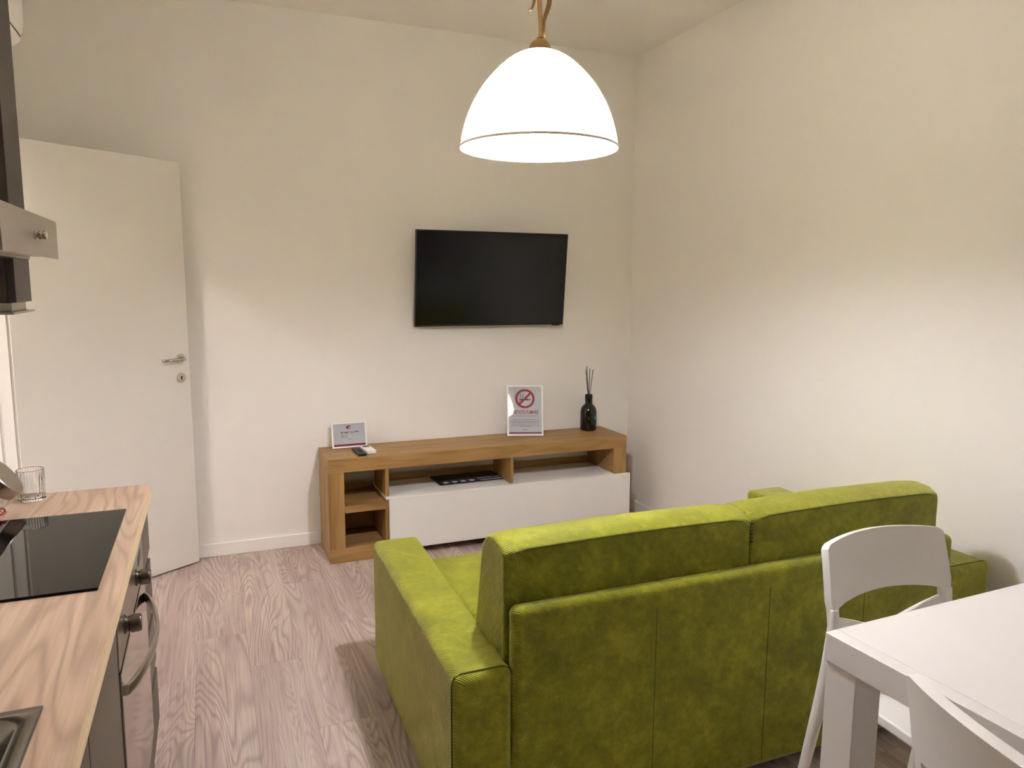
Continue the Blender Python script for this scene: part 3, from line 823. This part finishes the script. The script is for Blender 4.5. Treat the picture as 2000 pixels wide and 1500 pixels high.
# ================================================================== WORKTOP CLUTTER
tg = thing('glass_tumbler', 'clear ribbed drinking glass behind the hob', 'glass', (-.482, 2.375, ZT+.0006))
bm = bmesh.new(); n = 64
def ring(r, z, rib=0): return [bm.verts.new(((r+(rib if i % 2 else 0))*math.cos(2*PI*i/n), (r+(rib if i % 2 else 0))*math.sin(2*PI*i/n), z)) for i in range(n)]
RR = [ring(.030, 0), ring(.0325, .003, .0012), ring(.033, .06, .0014), ring(.0335, .0865, .0004), ring(.0328, .0875), ring(.031, .086), ring(.0295, .012), ring(.018, .010)]
for A, B in zip(RR, RR[1:]):
    for i in range(n): bm.faces.new((A[i], A[(i+1) % n], B[(i+1) % n], B[i]))
bm.faces.new(RR[0]); bm.faces.new(RR[-1])
obj('vessel', bm, GLASS, tg, smooth=False, bevel=0)

# tilted sweets jar: thing axis leans towards +x +y
jr = thing('sweets_jar', 'glass sweets jar with a slanted metal lid beside the tumbler', 'jar', (-.565, 2.285, ZT+.0006))
ax = Vector((.79, .0, .61)).normalized()
qr = ax.to_track_quat('Z', 'Y')
bm = bmesh.new()
lathe([(.0, -.058), (.035, -.056), (.055, -.038), (.064, -.010), (.0625, .012), (.057, .024), (.0565, .030), (.054, .030), (.0545, .022), (.060, .011), (.0615, -.010), (.053, -.036), (.034, -.053), (0, -.055)], 40, bm, cap=False)
for v in bm.verts:
    v.co = qr @ v.co + Vector((0, 0, .0605))
    if v.co.z < .003: v.co.z = max(v.co.z, .0)
obj('bowl', bm, GLASS, jr, smooth=True)
bm = bmesh.new(); lathe([(.0, .060), (.057, .0595), (.0595, .057), (.0595, .026), (.0575, .0235), (.0572, .0235), (.0572, .056), (0, .0565)], 40, bm, cap=False)
for v in bm.verts: v.co = qr @ v.co + Vector((0, 0, .0605))
obj('lid', bm, STEEL, jr, bevel=.001, angle=25, label='brushed metal lid')
for k, (dx, dy, dz, mt, lab) in enumerate(((-.012, -.016, .030, CANDY, 'red wrapped sweet low in the glass sweets jar'), (.018, .004, .031, CANDYW, 'white wrapped sweet in the glass sweets jar'), (.0, .0, .056, CANDY, 'red wrapped sweet on top of the others in the jar'))):
    sw_ = bmesh.new()
    lathe([(.0, -.0115), (.008, -.009), (.0115, 0), (.008, .009), (0, .0115)], 12, sw_, cap=False)
    for sgn in (-1, 1):
        b_ = [sw_.verts.new((sgn*x, y, z)) for x, y, z in ((.010, -.002, 0), (.018, -.008, .003), (.019, 0, -.003), (.018, .008, .003), (.010, .002, 0))]
        sw_.faces.new(b_)
    o = obj('wrapped_sweet', sw_, mt, loc=(-.577+dx, 2.285+dy, ZT+dz-.008), rot=(k, k*.7, k*1.9), smooth=True)
    tag(o, lab, 'sweet', 'sweets in the jar')
# red gift bow lying before the jar
bw = bmesh.new()
for k in range(9):
    a = 2*PI*k/9; pts = []
    for i in range(9):
        tt = i/8*PI; r = .006+.022*math.sin(tt)
        pts.append((r*math.cos(a+.35*(i/8-.5)), r*math.sin(a+.35*(i/8-.5)), .004+.018*(1-math.cos(tt))/2))
    tube(pts, .0032, 5, bw, squash=(1, .25))
lathe([(0, 0), (.008, 0), (.009, .022), (0, .026)], 10, bw, cap=False)
tag(obj('ribbon_bow', bw, CANDY, loc=(-.535, 2.208, ZT+.0045)), 'small red ribbon bow on the worktop at the hob corner', 'bow')

# ================================================================== LAMPS
LX, LY, LZ, LR = .892, 2.002, 1.853, .2235
pn = thing('pendant_lamp', 'white glass dome pendant lamp with brass twist stem', 'lamp', (LX, LY, LZ))
KEY = [(0, 1), (.1, .985), (.2, .957), (.31, .915), (.42, .862), (.52, .797), (.63, .712), (.71, .633), (.79, .543), (.86, .452), (.92, .352), (.96, .262), (.985, .17), (1, .03)]
def interp(z):
    for k in range(len(KEY)-1):
        if KEY[k][0] <= z <= KEY[k+1][0]:
            p0, p1, p2, p3 = KEY[max(k-1, 0)], KEY[k], KEY[k+1], KEY[min(k+2, len(KEY)-1)]
            tt = (z-p1[0])/(p2[0]-p1[0]); h = p2[0]-p1[0]
            m1_ = (p2[1]-p0[1])/max(p2[0]-p0[0], 1e-6)*h; m2_ = (p3[1]-p1[1])/max(p3[0]-p1[0], 1e-6)*h
            return (2*tt**3-3*tt**2+1)*p1[1]+(tt**3-2*tt**2+tt)*m1_+(-2*tt**3+3*tt**2)*p2[1]+(tt**3-tt**2)*m2_
prof = []
for i in range(37):
    z = 1-(1-i/36)**1.7
    prof.append((max(LR*interp(z), .004), .268*z))
bm = lathe(prof, 96, cap=False)
obj('shade', bm, OPAL, pn, smooth=True)
obj('shade_rim', lathe([(LR+.0006, -.0011), (LR+.0024, -.001), (LR+.0024, .0052), (LR+.0006, .0062)], 96, cap=False), LIP, pn, smooth=True)
obj('cap', lathe([(.032, .263), (.0315, .272), (.027, .284), (.018, .294), (.009, .298), (.009, .302), (0, .302)], 32, cap=False), GOLD, pn, smooth=True)
obj('socket', lathe([(.02, .16), (.02, .262), (.0, .263)], 20), PAPER, pn)
obj('bulb', lathe([(0, .034), (.02, .038), (.036, .052), (.042, .073), (.039, .096), (.028, .120), (.015, .140), (.014, .159), (0, .1595)], 32, cap=False), BULB, pn, smooth=True)
top = HC-LZ
def wob(z, ph, r): return (r*math.cos(z*38+ph), r*math.sin(z*38+ph), z)
st0 = tube([wob(.300+(top-.330)*i/60, 0, .0022) for i in range(61)], .0068, 10)
obj('stem', st0, ROPE, pn, smooth=True)
obj('branch', tube([(.0105, -.004, 0.3020), (.0095, -.004, 0.3260), (.011, -.003, 0.3470), (.016, -.002, 0.3630), (.022, -.001, 0.3790), (.0275, 0, 0.3960), (.029, 0, 0.4210), (.020, .0, 0.4610), (.006, .0, 0.4910), (-.012, 0, 0.5310), (-.02, 0, 0.5910)], [.004, .0042, .0048, .006, .0068, .007, .007, .007, .006, .005, .003], 10), GOLD, pn, smooth=True)
obj('leaf_tail', tube([(-.034, .0, 0.3670), (-.028, 0, 0.3720), (-.0225, 0, 0.3810), (-.019, 0, 0.3930), (-.017, 0, 0.4110), (-.012, 0, 0.4410), (-.002, 0, 0.4810)], [.0015, .0062, .0068, .0068, .0062, .005, .003], 10, squash=(1, .55)), GOLD, pn, smooth=True)
obj('ceiling_rose', lathe([(.0, top-.032), (.02, top-.032), (.055, top-.014), (.06, top-.0006), (0, top-.0005)], 32, cap=False), GOLD, pn, smooth=False, bevel=.001)

hl = thing('hall_ceiling_lamp', 'round white ceiling lamp in the hallway', 'lamp', (-2.10, 2.30, HC))
obj('lamp_base', lathe([(.13, -.0005), (.13, -.02), (0, -.02)], 32), PLASTW, hl)
obj('diffuser', lathe([(.06, -.0205), (.058, -.05), (.042, -.068), (0, -.075)], 32, cap=False), HALLGLOW, hl, smooth=True)
